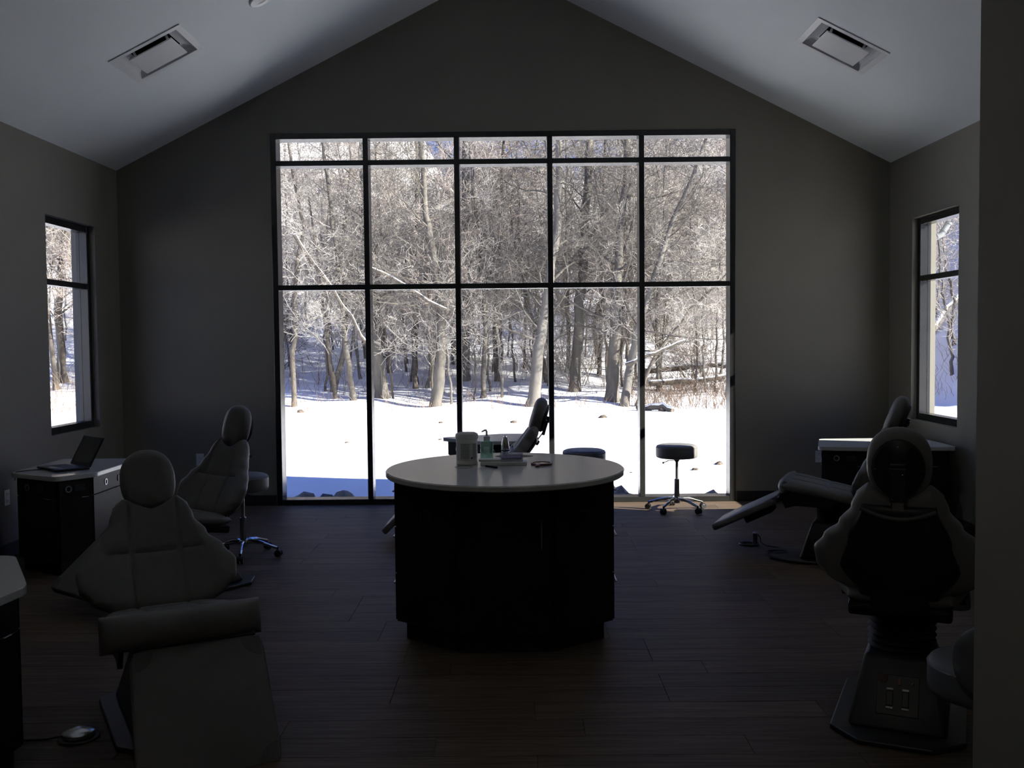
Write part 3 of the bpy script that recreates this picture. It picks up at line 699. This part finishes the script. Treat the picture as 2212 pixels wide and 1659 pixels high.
# laptop
hv = Vector((-3.23, 7.28, 0)); hd = Vector((.72, -.69, 0)).normalized()
t = thing('laptop', 'open black laptop on the white top of the left side cabinet', 'laptop', (-3.10, 7.16, .7005), math.atan2(hd.y, hd.x))
MB().box((0, -.12, .009), (.35, .24, .017), .004).build('base', SHELL, t, True)
MB().box((0, -.10, .0180), (.30, .11, .0015), .0005).build('keyboard', RUB, t)
MB().box((0, -.195, .0180), (.09, .055, .001), .0003).build('touchpad', HOUSE, t)
Mx = Matrix.Translation((0, .003, .015)) @ Matrix.Rotation(math.radians(-28), 4, 'X')
sc_ = MB().box((0, 0, .115), (.35, .008, .23), .003).xf(Mx).build('screen_lid', SHELL, t)
MB().box((0, -.0045, .12), (.325, .001, .20)).xf(Mx).build('display', mat('dark_display', (.012, .016, .014), .15), sc_)
# mouse-sized dongle and cable
t = thing('charging_cable', 'thin black cable looping off the left cabinet edge beside the laptop', 'cable', (-3.22, 7.02, .7035))
MB().tube([(-.02 + .26 * math.sin(i * .0), 0, 0) if False else p for p in [(.05, .06, .004), (.0, .055, .0), (-.10, .03, 0), (-.18, -.03, 0), (-.22, -.095, 0), (-.225, -.115, -.004), (-.225, -.120, -.02), (-.225, -.122, -.06)]], .003).build('cord', RUB, t, True)
MB().box((.05, .06, .006), (.035, .022, .016), .005).build('plug', RUB, t)

# foot pedals
t = thing('foot_pedal', 'round silver foot pedal on the floor at the lower left', 'foot pedal', (-1.69, 3.925, .001))
MB().lathe([(0, 0), (.078, 0), (.080, .004), (.074, .008), (0, .010)], n=40).build('base_disc', HOUSE, t, True)
MB().lathe([(.060, .010), (.064, .014), (.064, .026), (.058, .030), (.0, .046)], n=40).build('dome', mat('satin_metal', (.62, .64, .64), .22, .9), t, True)
MB().tube([(-.06, -.01, .012), (-.12, -.03, .006), (-.2, -.035, .004), (-.28, -.03, .004)], .004).build('cord', RUB, t, True)
t = thing('foot_control', 'small dark foot control with a raised silver post before the right profile chair', 'foot pedal', (1.90, 7.56, .001))
MB().lathe([(.050, 0), (.075, 0), (.077, .006), (.070, .014), (.052, .010), (.050, 0)], n=32).build('base_ring', HOUSE, t, True)
MB().lathe([(0, 0), (.019, 0), (.017, .05), (.020, .055), (.020, .09), (.012, .098), (0, .10)], (.05, 0, 0), n=16).build('post', mat('dull_silver', (.35, .35, .35), .35, .8), t, True)
MB().tube([(.068, 0, .08), (.085, -.01, .06), (.09, -.02, .02), (.12, -.06, .004), (.20, -.14, .004), (.30, -.16, .004)], .0035).build('cord', RUB, t, True)
t = tag(MB().tube([(.0 + .07 * math.cos(a) * (1 + .1 * math.sin(a * .37)), .045 * math.sin(a), .004 + .0022 * a / 2) for a in [i * .35 for i in range(64)]], .0035, 6).build('coiled_cord', mat('grey_cord', (.10, .10, .10), .5), None, True), 'coil of grey cord on the floor against the right profile chair base', 'cord'); t.location = (2.02, 7.19, .001)

# ================================================================ OUTSIDE
def hgt(x, y):
    base = -.15
    t = max(0, y - 25.5)
    h = base + .11 * t + .0012 * t * t
    if x < -8: h += min(1, (-x - 8) / 5) * .10 * t
    q = min(1, max(0, (y - 14) / 9)); q = q * q * (3 - 2 * q)
    xx = max(0, min(10, x - 9.9)); h += q * .64 * (xx * xx / 2.4 if xx < 1.2 else xx - .6)
    h += .24 * max(0, x - 13 - max(0, y - 10) * .5) + .06 * max(0, -x - 18) + .2 * max(0, -y - 14)
    n = .05 * math.sin(x * .9 + y * .35) * math.sin(y * .6 - x * .2) + .03 * math.sin(x * 2.1 - y * 1.3)
    k = min(1, max(0, (abs(y - 3) - 8) / 4) + max(0, (abs(x) - 5) / 4))
    return h + n * (.6 + (.9 if t > 0 else 0)) * k
xs_ = np.concatenate([np.linspace(-90, -31, 20), np.linspace(-30, 30, 151), np.linspace(31, 90, 20)])
ys_ = np.concatenate([np.linspace(-60, -5, 12), np.linspace(-4, 8, 10), np.linspace(8.8, 34, 120), np.linspace(34.5, 120, 70)])
V = [(float(x), float(y), hgt(x, y)) for y in ys_ for x in xs_]; nx = len(xs_)
Fc = [(j * nx + i, j * nx + i + 1, (j + 1) * nx + i + 1, (j + 1) * nx + i) for j in range(len(ys_) - 1) for i in range(nx - 1)]
me = bpy.data.meshes.new('snow_ground'); me.from_pydata(V, [], Fc); g = link('snow_ground', me, SNOW, None, True, 80); struct(g, 'sunlit snow field rising into the woods')

# --- tree generator
class TB:
    def __init__(s): s.v = []; s.f = []
    def tube(s, pts, rad, n):
        base = len(s.v); k = len(pts)
        for i in range(k):
            d = (pts[min(i + 1, k - 1)] - pts[max(i - 1, 0)]).normalized(); a = d.orthogonal().normalized() if i == 0 else (pa - d * pa.dot(d)).normalized()
            pa = a; b = d.cross(a)
            for q in range(n):
                an = 2 * PI * q / n; s.v.append(tuple(pts[i] + (a * math.cos(an) + b * math.sin(an)) * rad[i]))
        for i in range(k - 1):
            for q in range(n): s.f.append((base + i * n + q, base + i * n + (q + 1) % n, base + (i + 1) * n + (q + 1) % n, base + (i + 1) * n + q))
    def mesh(s, name): m = bpy.data.meshes.new(name); m.from_pydata(s.v, [], s.f); return m
def branch(tb, rg, p, d, L, r, lev, cfg, minr=.006):
    seg = (7, 5, 4, 3)[min(lev, 3)]; pts = [p.copy()]; rad = [r]; d = d.normalized(); wob = cfg['wob'] * (1, 1.1, 1.2, 1.3)[min(lev, 3)]
    for i in range(seg):
        d = (d + Vector((rg.gauss(0, wob), rg.gauss(0, wob), rg.gauss(0, wob) + cfg['up'] * .10))).normalized()
        pts.append(pts[-1] + d * L / seg); rad.append(max(minr * .7, r * (1 - .85 * (i + 1) / seg)))
    tb.tube(pts, rad, (6, 5, 3, 3)[min(lev, 3)])
    if lev >= cfg['lev']: return
    nc = cfg['n'][lev]
    for c in range(nc):
        f = rg.uniform(.18, 1) ; k = min(seg - 1, int(f * seg)); fr = f * seg - k
        q = pts[k].lerp(pts[k + 1], min(1, fr)); dd = (pts[k + 1] - pts[k]).normalized()
        side = Vector((rg.gauss(0, 1), rg.gauss(0, 1), rg.gauss(0, .6))); side = (side - dd * side.dot(dd)).normalized()
        nd = (dd * rg.uniform(.35, .9) + side * rg.uniform(.6, 1.1)).normalized()
        branch(tb, rg, q, nd, L * rg.uniform(.40, .68) * (1 - .35 * f), max(minr, rad[k] * rg.uniform(.35, .6)), lev + 1, cfg, minr)
def whole_tree(rg, path, r0, r1, cfg, nb, h0=.15, blen=3.2, twig_min=.006, trunk_sides=9):
    """path: list of Vector; returns trunk TB, branches TB"""
    tk, br = TB(), TB()
    # refine path
    P = []; k = len(path)
    for i in range(k - 1):
        for s_ in range(4): P.append(path[i].lerp(path[i + 1], s_ / 4) + Vector((rg.gauss(0, .02), rg.gauss(0, .02), 0)) * (1 if i + s_ else 0))
    P.append(path[-1]); n = len(P); rad = [r0 + (r1 - r0) * (i / (n - 1)) ** .8 for i in range(n)]; rad[0] *= 1.25
    tk.tube(P, rad, trunk_sides)
    for c in range(nb):
        f = h0 + (1 - h0) * (c + rg.random()) / nb; x = f * (n - 1); i = min(n - 2, int(x)); q = P[i].lerp(P[i + 1], x - i)
        a = rg.uniform(0, 2 * PI); el = rg.uniform(.1, .9)
        d = Vector((math.cos(a), math.sin(a), el * 1.3)); branch(br, rg, q, d, blen * rg.uniform(.6, 1.25) * (1.15 - .5 * f), max(twig_min * 2, min(.045, rad[i] * rg.uniform(.13, .30))), 0, cfg, twig_min)
    return tk, br

def pxy(px, Y):   # world x seen at picture column px on the snow at distance Y
    return 0.1012 + (px - 1112) / 2120.4 * Y
def zat(py, Y, px=1100): return 1.6 - (py - 735.4 + (px - 1112) * .0097) / 2120.4 * Y
CFG = dict(wob=.17, up=.5, lev=3, n=(6, 5, 5)); CFG2 = dict(wob=.17, up=.5, lev=3, n=(5, 5, 4)); CFG1 = dict(wob=.16, up=.6, lev=2, n=(6, 6))
# hero trees: (pixel path of the trunk, distance, base radius, top radius, bark, label, branch count)
HERO = [
 ([(1003, 822), (1004, 700), (1007, 500), (1012, 300), (1018, 60), (1020, -200)], 30, .20, .12, BARK3, 'tallest straight pale trunk behind the left edge of the centre panes', 20),
 ([(824, 866), (815, 760), (806, 620), (795, 470), (790, 300), (780, 60)], 27, .24, .09, BARK, 'thick grey tree leaning left just right of the first mullion', 18),
 ([(938, 882), (949, 800), (953, 690), (947, 610), (935, 540), (922, 440), (915, 300), (905, 100)], 26, .20, .07, BARK, 'crooked tree with a bent foot in the second pane column', 18),
 ([(1147, 882), (1158, 790), (1172, 700), (1188, 600), (1205, 470), (1212, 300), (1225, 80)], 26, .22, .09, BARK3, 'tree leaning right behind the headrest of the reclined chair', 18),
 ([(1240, 866), (1248, 740), (1257, 620), (1263, 520), (1270, 420), (1276, 300), (1282, 60)], 28, .21, .11, BARK, 'tall tree left of centre in the fourth pane column', 18),
 ([(1321, 876), (1326, 760), (1331, 640), (1341, 500), (1352, 380), (1358, 200)], 26.5, .24, .08, BARK, 'thick tree with several upright stems left of the last mullion', 24),
 ([(1347, 878), (1360, 790), (1382, 700), (1412, 600), (1452, 480), (1500, 380), (1560, 200)], 26, .16, .05, BARK3, 'tree leaning far right across the last pane column', 26),
 ([(633, 866), (632, 760), (640, 620), (660, 480), (640, 380), (625, 250)], 26, .09, .04, BARK2, 'slim brown tree at the left end of the big window', 16),
 ([(762, 868), (748, 760), (738, 640), (728, 520), (716, 420), (700, 280)], 26.5, .11, .05, BARK, 'slim grey tree curving left in the first pane column', 16),
 ([(722, 862), (712, 760), (700, 660), (690, 560), (672, 420)], 27, .08, .03, BARK2, 'thin leaning sapling left of the slim grey tree', 12),
 ([(896, 872), (894, 780), (898, 640), (903, 480), (905, 300), (902, 80)], 29, .10, .05, BARK2, 'thin dark pole tree beside the crooked tree', 14),
 ([(1040, 872), (1044, 790), (1050, 690), (1040, 560), (1028, 430), (1020, 320)], 27, .10, .04, BARK, 'slim crooked tree in the centre panes', 14),
 ([(1072, 850), (1070, 760), (1075, 620), (1085, 470), (1093, 300)], 30, .11, .05, BARK2, 'slim brown tree right of centre in the middle panes', 14),
 ([(1182, 860), (1165, 740), (1140, 660), (1120, 560), (1105, 450)], 29, .10, .04, BARK2, 'slim tree leaning left in the centre panes', 12),
 ([(1292, 850), (1297, 720), (1300, 560), (1305, 400), (1312, 240)], 31, .09, .05, BARK, 'slim upright tree between the two thick right hand trees', 12),
 ([(1372, 872), (1400, 790), (1450, 720), (1510, 650), (1570, 590)], 26, .07, .03, BARK2, 'low branch-like sapling arching over the fallen logs', 12),
 ([(135, 765), (128, 690), (131, 600), (140, 540), (143, 440)], 29, .17, .07, BARK2, 'thick forked tree seen through the left side window', 22),
 ([(118, 800), (108, 700), (100, 600), (108, 480)], 28, .10, .04, BARK2, 'slimmer tree at the left side of the left side window', 14),
 ([(2056, 860), (2052, 770), (2043, 690), (2030, 610), (2022, 520)], 25.8, .065, .03, BARK, 'slim grey tree low in the right side window', 16),
 ([(2062, 790), (2052, 720), (2060, 650), (2040, 580), (2030, 500)], 27.5, .075, .035, BARK2, 'twin stemmed tree on the slope in the right side window', 14),
]
rg = random.Random(11)
for path, Y, r0, r1, bm_, lab, nb in HERO:
    P = []
    for i, (px, py) in enumerate(path):
        yy = Y + (0 if i == 0 else rg.uniform(-.3, .3)); P.append(Vector((pxy(px, yy), yy, zat(py, yy, px))))
    gz = hgt(P[0].x, P[0].y) - .1; P[0].z = gz
    root = P[0].copy(); P = [p - root for p in P]
    big = r0 > .15
    t = thing('bare_tree', lab, 'tree', root, 0, 'bare trees at the edge of the woods')
    tk, br = whole_tree(rg, P, r0 * .82, r1 * .8, CFG, nb, h0=.22, blen=3.4 if big else 2.2, twig_min=.0046)
    link('trunk', tk.mesh('trunk'), bm_, t, True, 60); link('branches', br.mesh('branches'), BARK if big else TWIG, t, False)
# forks for the thick trees, as extra stems (own trees' parts)
# background trees: 7 shapes, many copies
BGM = []
for v in range(8):
    r_ = random.Random(100 + v); h = r_.uniform(7, 9.5); lean = r_.uniform(-.08, .08); lean2 = r_.uniform(-.08, .08)
    P = [Vector((lean * z + r_.gauss(0, .15), lean2 * z + r_.gauss(0, .15), z)) if z else Vector((0, 0, -.1)) for z in [0, h * .15, h * .3, h * .5, h * .75, h]]
    tk, br = whole_tree(r_, P, r_.uniform(.06, .12), .02, CFG2, 34, h0=.13, blen=3.4, twig_min=.0048, trunk_sides=6)
    off = len(tk.v); nt_ = len(tk.f); tk.v += br.v; tk.f += [tuple(a + off for a in f) for f in br.f]
    m = tk.mesh('bare_woods_tree'); m.materials.append((BARK, BARK2, BARK3)[v % 3]); m.materials.append((TWIG, TWIG2, TWIG, BARK3)[v % 4])
    mi = [0] * nt_ + [1] * (len(m.polygons) - nt_); m.polygons.foreach_set('material_index', mi); BGM.append(m)
r_ = random.Random(21); placed = 0
def bgtree(x, y):
    o = bpy.data.objects.new('bare_woods_tree', r_.choice(BGM)); COL.objects.link(o); o.location = (x, y, hgt(x, y) - .1)
    s_ = r_.uniform(.75, 1.2); o.scale = (s_, s_, s_); o.rotation_euler = (0, 0, r_.uniform(0, 2 * PI))
    tag(o, 'slender bare tree standing back in the dense grey brown woods', 'tree', 'dense woods behind the first trees')
for i in range(74):
    y = 28 + 38 * r_.random() ** 1.15; bgtree(r_.uniform(-.27, .25) * y, y)
for i in range(26):
    y = 31 + 30 * r_.random(); bgtree(r_.uniform(-.52, -.36) * y, y)
for i in range(12):
    y = 38 + 24 * r_.random(); bgtree(r_.uniform(.37, .50) * y, y)
for i in range(12):
    y = 34 + 30 * r_.random(); bgtree(r_.choice((-1, 1)) * r_.uniform(.27, .38) * y, y)
# thin saplings standing among the front trees
SPM = []
for v in range(6):
    q_ = random.Random(500 + v); h = q_.uniform(4.5, 8); lx_ = q_.uniform(-.12, .12)
    P = [Vector((lx_ * z + q_.gauss(0, .06), q_.gauss(0, .06), z)) if z else Vector((0, 0, -.1)) for z in [0, h * .2, h * .4, h * .6, h * .8, h]]
    tk, br = whole_tree(q_, P, q_.uniform(.028, .05), .012, dict(wob=.18, up=.6, lev=2, n=(7, 7)), 16, h0=.22, blen=1.7, twig_min=.0055, trunk_sides=6)
    off = len(tk.v); nt_ = len(tk.f); tk.v += br.v; tk.f += [tuple(a + off for a in f) for f in br.f]
    m = tk.mesh('bare_sapling'); m.materials.append((BARK2, BARK, BARK3)[v % 3]); m.materials.append((TWIG2, TWIG)[v % 2])
    m.polygons.foreach_set('material_index', [0] * nt_ + [1] * (len(m.polygons) - nt_)); SPM.append(m)
for i in range(96):
    y = 26.2 + 13 * r_.random() ** 1.3; x = r_.uniform(-.27, .24) * y if i < 80 else (r_.uniform(-.5, -.40) * y if i < 90 else r_.uniform(.39, .45) * y)
    o = bpy.data.objects.new('bare_sapling', r_.choice(SPM)); COL.objects.link(o); o.location = (x, y, hgt(x, y) - .05); s_ = r_.uniform(.8, 1.25); o.scale = (s_, s_, s_); o.rotation_euler = (0, 0, r_.uniform(0, 6.28))
    tag(o, 'thin bare sapling standing in the snow at the wood edge', 'tree', 'thin saplings at the wood edge')
# shrubs / thickets of fine shoots
SHM = []
for v in range(5):
    q_ = random.Random(300 + v); tb = TB()
    for k in range(16):
        a = q_.uniform(0, 2 * PI); d = Vector((math.cos(a) * .55, math.sin(a) * .55, 1)); branch(tb, q_, Vector((q_.gauss(0, .25), q_.gauss(0, .25), -.05)), d, q_.uniform(1.4, 3.6), .016, 1, dict(wob=.17, up=.15, lev=3, n=(0, 7, 5)), .005)
    m = tb.mesh('bare_shrub'); m.materials.append((TWIG2, TWIG, BARK2)[v % 3]); SHM.append(m)
for i in range(26):
    y = 28 + 16 * r_.random(); x = r_.uniform(-.27, .25) * y if i < 18 else (r_.uniform(-.5, -.40) * y if i < 22 else r_.uniform(.39, .47) * y)
    o = bpy.data.objects.new('bare_shrub', r_.choice(SHM)); COL.objects.link(o); o.location = (x, y, hgt(x, y) - .05); s_ = r_.uniform(.6, 1.15); o.scale = (s_, s_, s_ * r_.uniform(.8, 1.3)); o.rotation_euler = (0, 0, r_.uniform(0, 6.28))
    tag(o, 'leafless brown shrub in the undergrowth along the snow edge', 'shrub', 'undergrowth along the snow edge')
# dry weeds
q_ = random.Random(5); tb = TB()
def weeds(n, x0, x1, y0, y1, hh):
    for i in range(n):
        y = q_.uniform(y0, y1); x = q_.uniform(x0, x1); z = hgt(x, y) - .02; p = Vector((x, y, z)); d = Vector((q_.gauss(0, .3), q_.gauss(0, .3), 1)); h = hh * q_.uniform(.4, 1.2)
        p1 = p + d * h * .55; p2 = p1 + (d + Vector((q_.gauss(0, .35), q_.gauss(0, .35), -.2))) * h * .45; tb.tube([p, p1, p2], [.006, .005, .003], 3)
weeds(420, -6.5, 6.3, 24.4, 27, .35); weeds(1100, 3.2, 7.2, 24.0, 29.5, .5); weeds(500, -7, 7, 27, 34, .8); weeds(350, -13.5, -9.5, 24, 29, .6); weeds(220, 9, 13, 24, 28, .5)
o = link('dry_weeds', tb.mesh('dry_weeds'), REED); tag(o, 'dry tan weeds poking through the snow at the wood edge', 'weeds', kind='stuff')
# fallen logs with snow on top
def log(label, p0, p1, r, nsub=0):
    p0 = Vector(p0); p1 = Vector(p1); t = thing('fallen_log', label, 'log', p0, 0, 'fallen logs'); d = p1 - p0; rgl = random.Random(int(abs(p0.x) * 100))
    pts = [d * (i / 8) + Vector((0, rgl.gauss(0, .04), rgl.gauss(0, .03))) for i in range(9)]
    MB().tube(pts, [r * (1 - .04 * i) for i in range(9)], 9).build('trunk', BARK2, t, True)
    MB().tube([p + Vector((0, .0, r * .75)) for p in pts], [r * .62 * (1 - .04 * i) for i in range(9)], 7).build('snow_cap', SNOW, t, True)
def gp(px, Y, dz=.0): x = pxy(px, Y); return (x, Y, hgt(x, Y) + dz)
log('dark fallen log with snow, lying in the weeds of the last pane column', gp(1378, 24.6, .07), gp(1452, 23.6, .06), .08)
log('long thin snowy log lying level behind the weeds, upper of two', gp(1392, 29.5, .35), gp(1585, 29.5, .45), .09)
log('long thin snowy log lying level behind the weeds, lower of two', gp(1400, 28, .22), gp(1590, 28.4, .25), .08)
log('snowy leaning branch running down right in the first two pane columns', (pxy(640, 25.5), 25.5, zat(505, 25.5)), (pxy(800, 25.5), 25.5, zat(745, 25.5)), .055)
log('snow covered leaning branch high in the second pane column', (pxy(805, 25.8), 25.8, zat(575, 25.8)), (pxy(965, 25.8), 25.8, zat(672, 25.8)), .05)
log('low snowy branch sloping from the leaning right hand tree', (pxy(1352, 25.8), 25.8, zat(790, 25.8)), (pxy(1480, 25.6), 25.6, zat(740, 25.6)), .05)
log('dark fallen trunk across the slope in the right side window', gp(1995, 29, .2), gp(2090, 30.5, .35), .10)
# dirt clods and stones near the building
ck = random.Random(9)
def clod(px, py, s_, label, zg=-.15, mt=None):
    Y = (1.6 - zg) * 2120.4 / (py - 735.4); x = pxy(px, Y); z = hgt(x, Y)
    s_ *= .7; b = MB(); v = bmesh.ops.create_icosphere(b.bm, subdivisions=2, radius=s_)['verts']
    for q in v: q.co *= 1 + ck.uniform(-.28, .28); q.co.z *= .5
    o = b.build('dirt_clod', mt or mat('frozen_dirt', (.10, .075, .055), .9, vary=.4, scale=8)); o.location = (x, Y, z + s_ * .15); tag(o, label, 'clod', 'dirt clods on the snow')
clod(1500, 1022, .07, 'flat dirt clod in the snow seen under the stool seat')
clod(1552, 1012, .09, 'dirt clod on the snow right of the window stool')
clod(1361, 1023, .03, 'tiny dirt clod in the snow right of the island rim')
clod(1430, 891, .16, 'dark clod at the wood edge by the fallen log')
clod(745, 954, .05, 'small clod on the open snow in the first pane column')
clod(647, 888, .14, 'clod at the snow edge at the far left of the big window')
clod(950, 914, .07, 'reddish clod on the snow in the second pane column')
clod(1108, 912, .11, 'reddish clod on the snow left of the reclined headrest')
clod(1300, 906, .13, 'reddish clod on the snow in the fourth pane column')
clod(948, 953, .05, 'small clod on the snow just left of the far side cabinet')
for k, (x, yy, s_) in enumerate([(1.0, 10.1, .14), (1.20, 10.2, .19), (1.36, 10.08, .13), (-2.10, 10.1, .17), (-1.9, 10.08, .155), (-1.7, 10.15, .17), (1.93, 10.1, .12), (2.14, 10.15, .15)]):
    b = MB(); v = bmesh.ops.create_icosphere(b.bm, subdivisions=2, radius=s_)['verts']
    for q in v: q.co *= 1 + ck.uniform(-.22, .22)
    o = b.build('garden_stone', mat('grey_stone', (.20, .19, .18), .9, vary=.3, scale=6)); o.location = (x, yy, -.13)
    tag(o, ['dark stone outside the sill right of the island, smallest of three', 'largest dark stone outside the sill right of the island', 'dark stone outside the sill touching the fourth mullion', 'small stone outside the sill at the left window corner', 'smallest stone outside the sill in the first pane column', 'stone outside the sill in the middle of the first pane column', 'stone outside the sill under the right stool', 'stone outside the sill at the right window corner'][k], 'stone', 'stones along the foot of the window')
# downspout outside the right window corner
GUT = mat('weathered_gutter', (.22, .23, .24), .5)
t = thing('downspout', 'white downspout with a corrugated elbow outside the right side window', 'downspout', (4.06, 9.72, 0))
MB().box((0, 0, 1.05), (.07, .05, 2.56), .01).build('pipe', WMET, t)
pts = [(0, 0, 2.30), (.01, 0, 2.40), (.05, 0, 2.49), (.12, .0, 2.55), (.24, .0, 2.60), (.32, 0, 2.72)]
MB().tube(pts, .03, 12).build('elbow', GUT, t, True)
for k in range(9):
    f = k / 8 * 4.9; i = min(4, int(f)); p = Vector(pts[i]).lerp(Vector(pts[i + 1]), f - i); d = (Vector(pts[i + 1]) - Vector(pts[i])).normalized()
    MB().cyl(p - d * .006, p + d * .006, .034, n=14).build('rib', GUT, t)
print('planks', cnt)
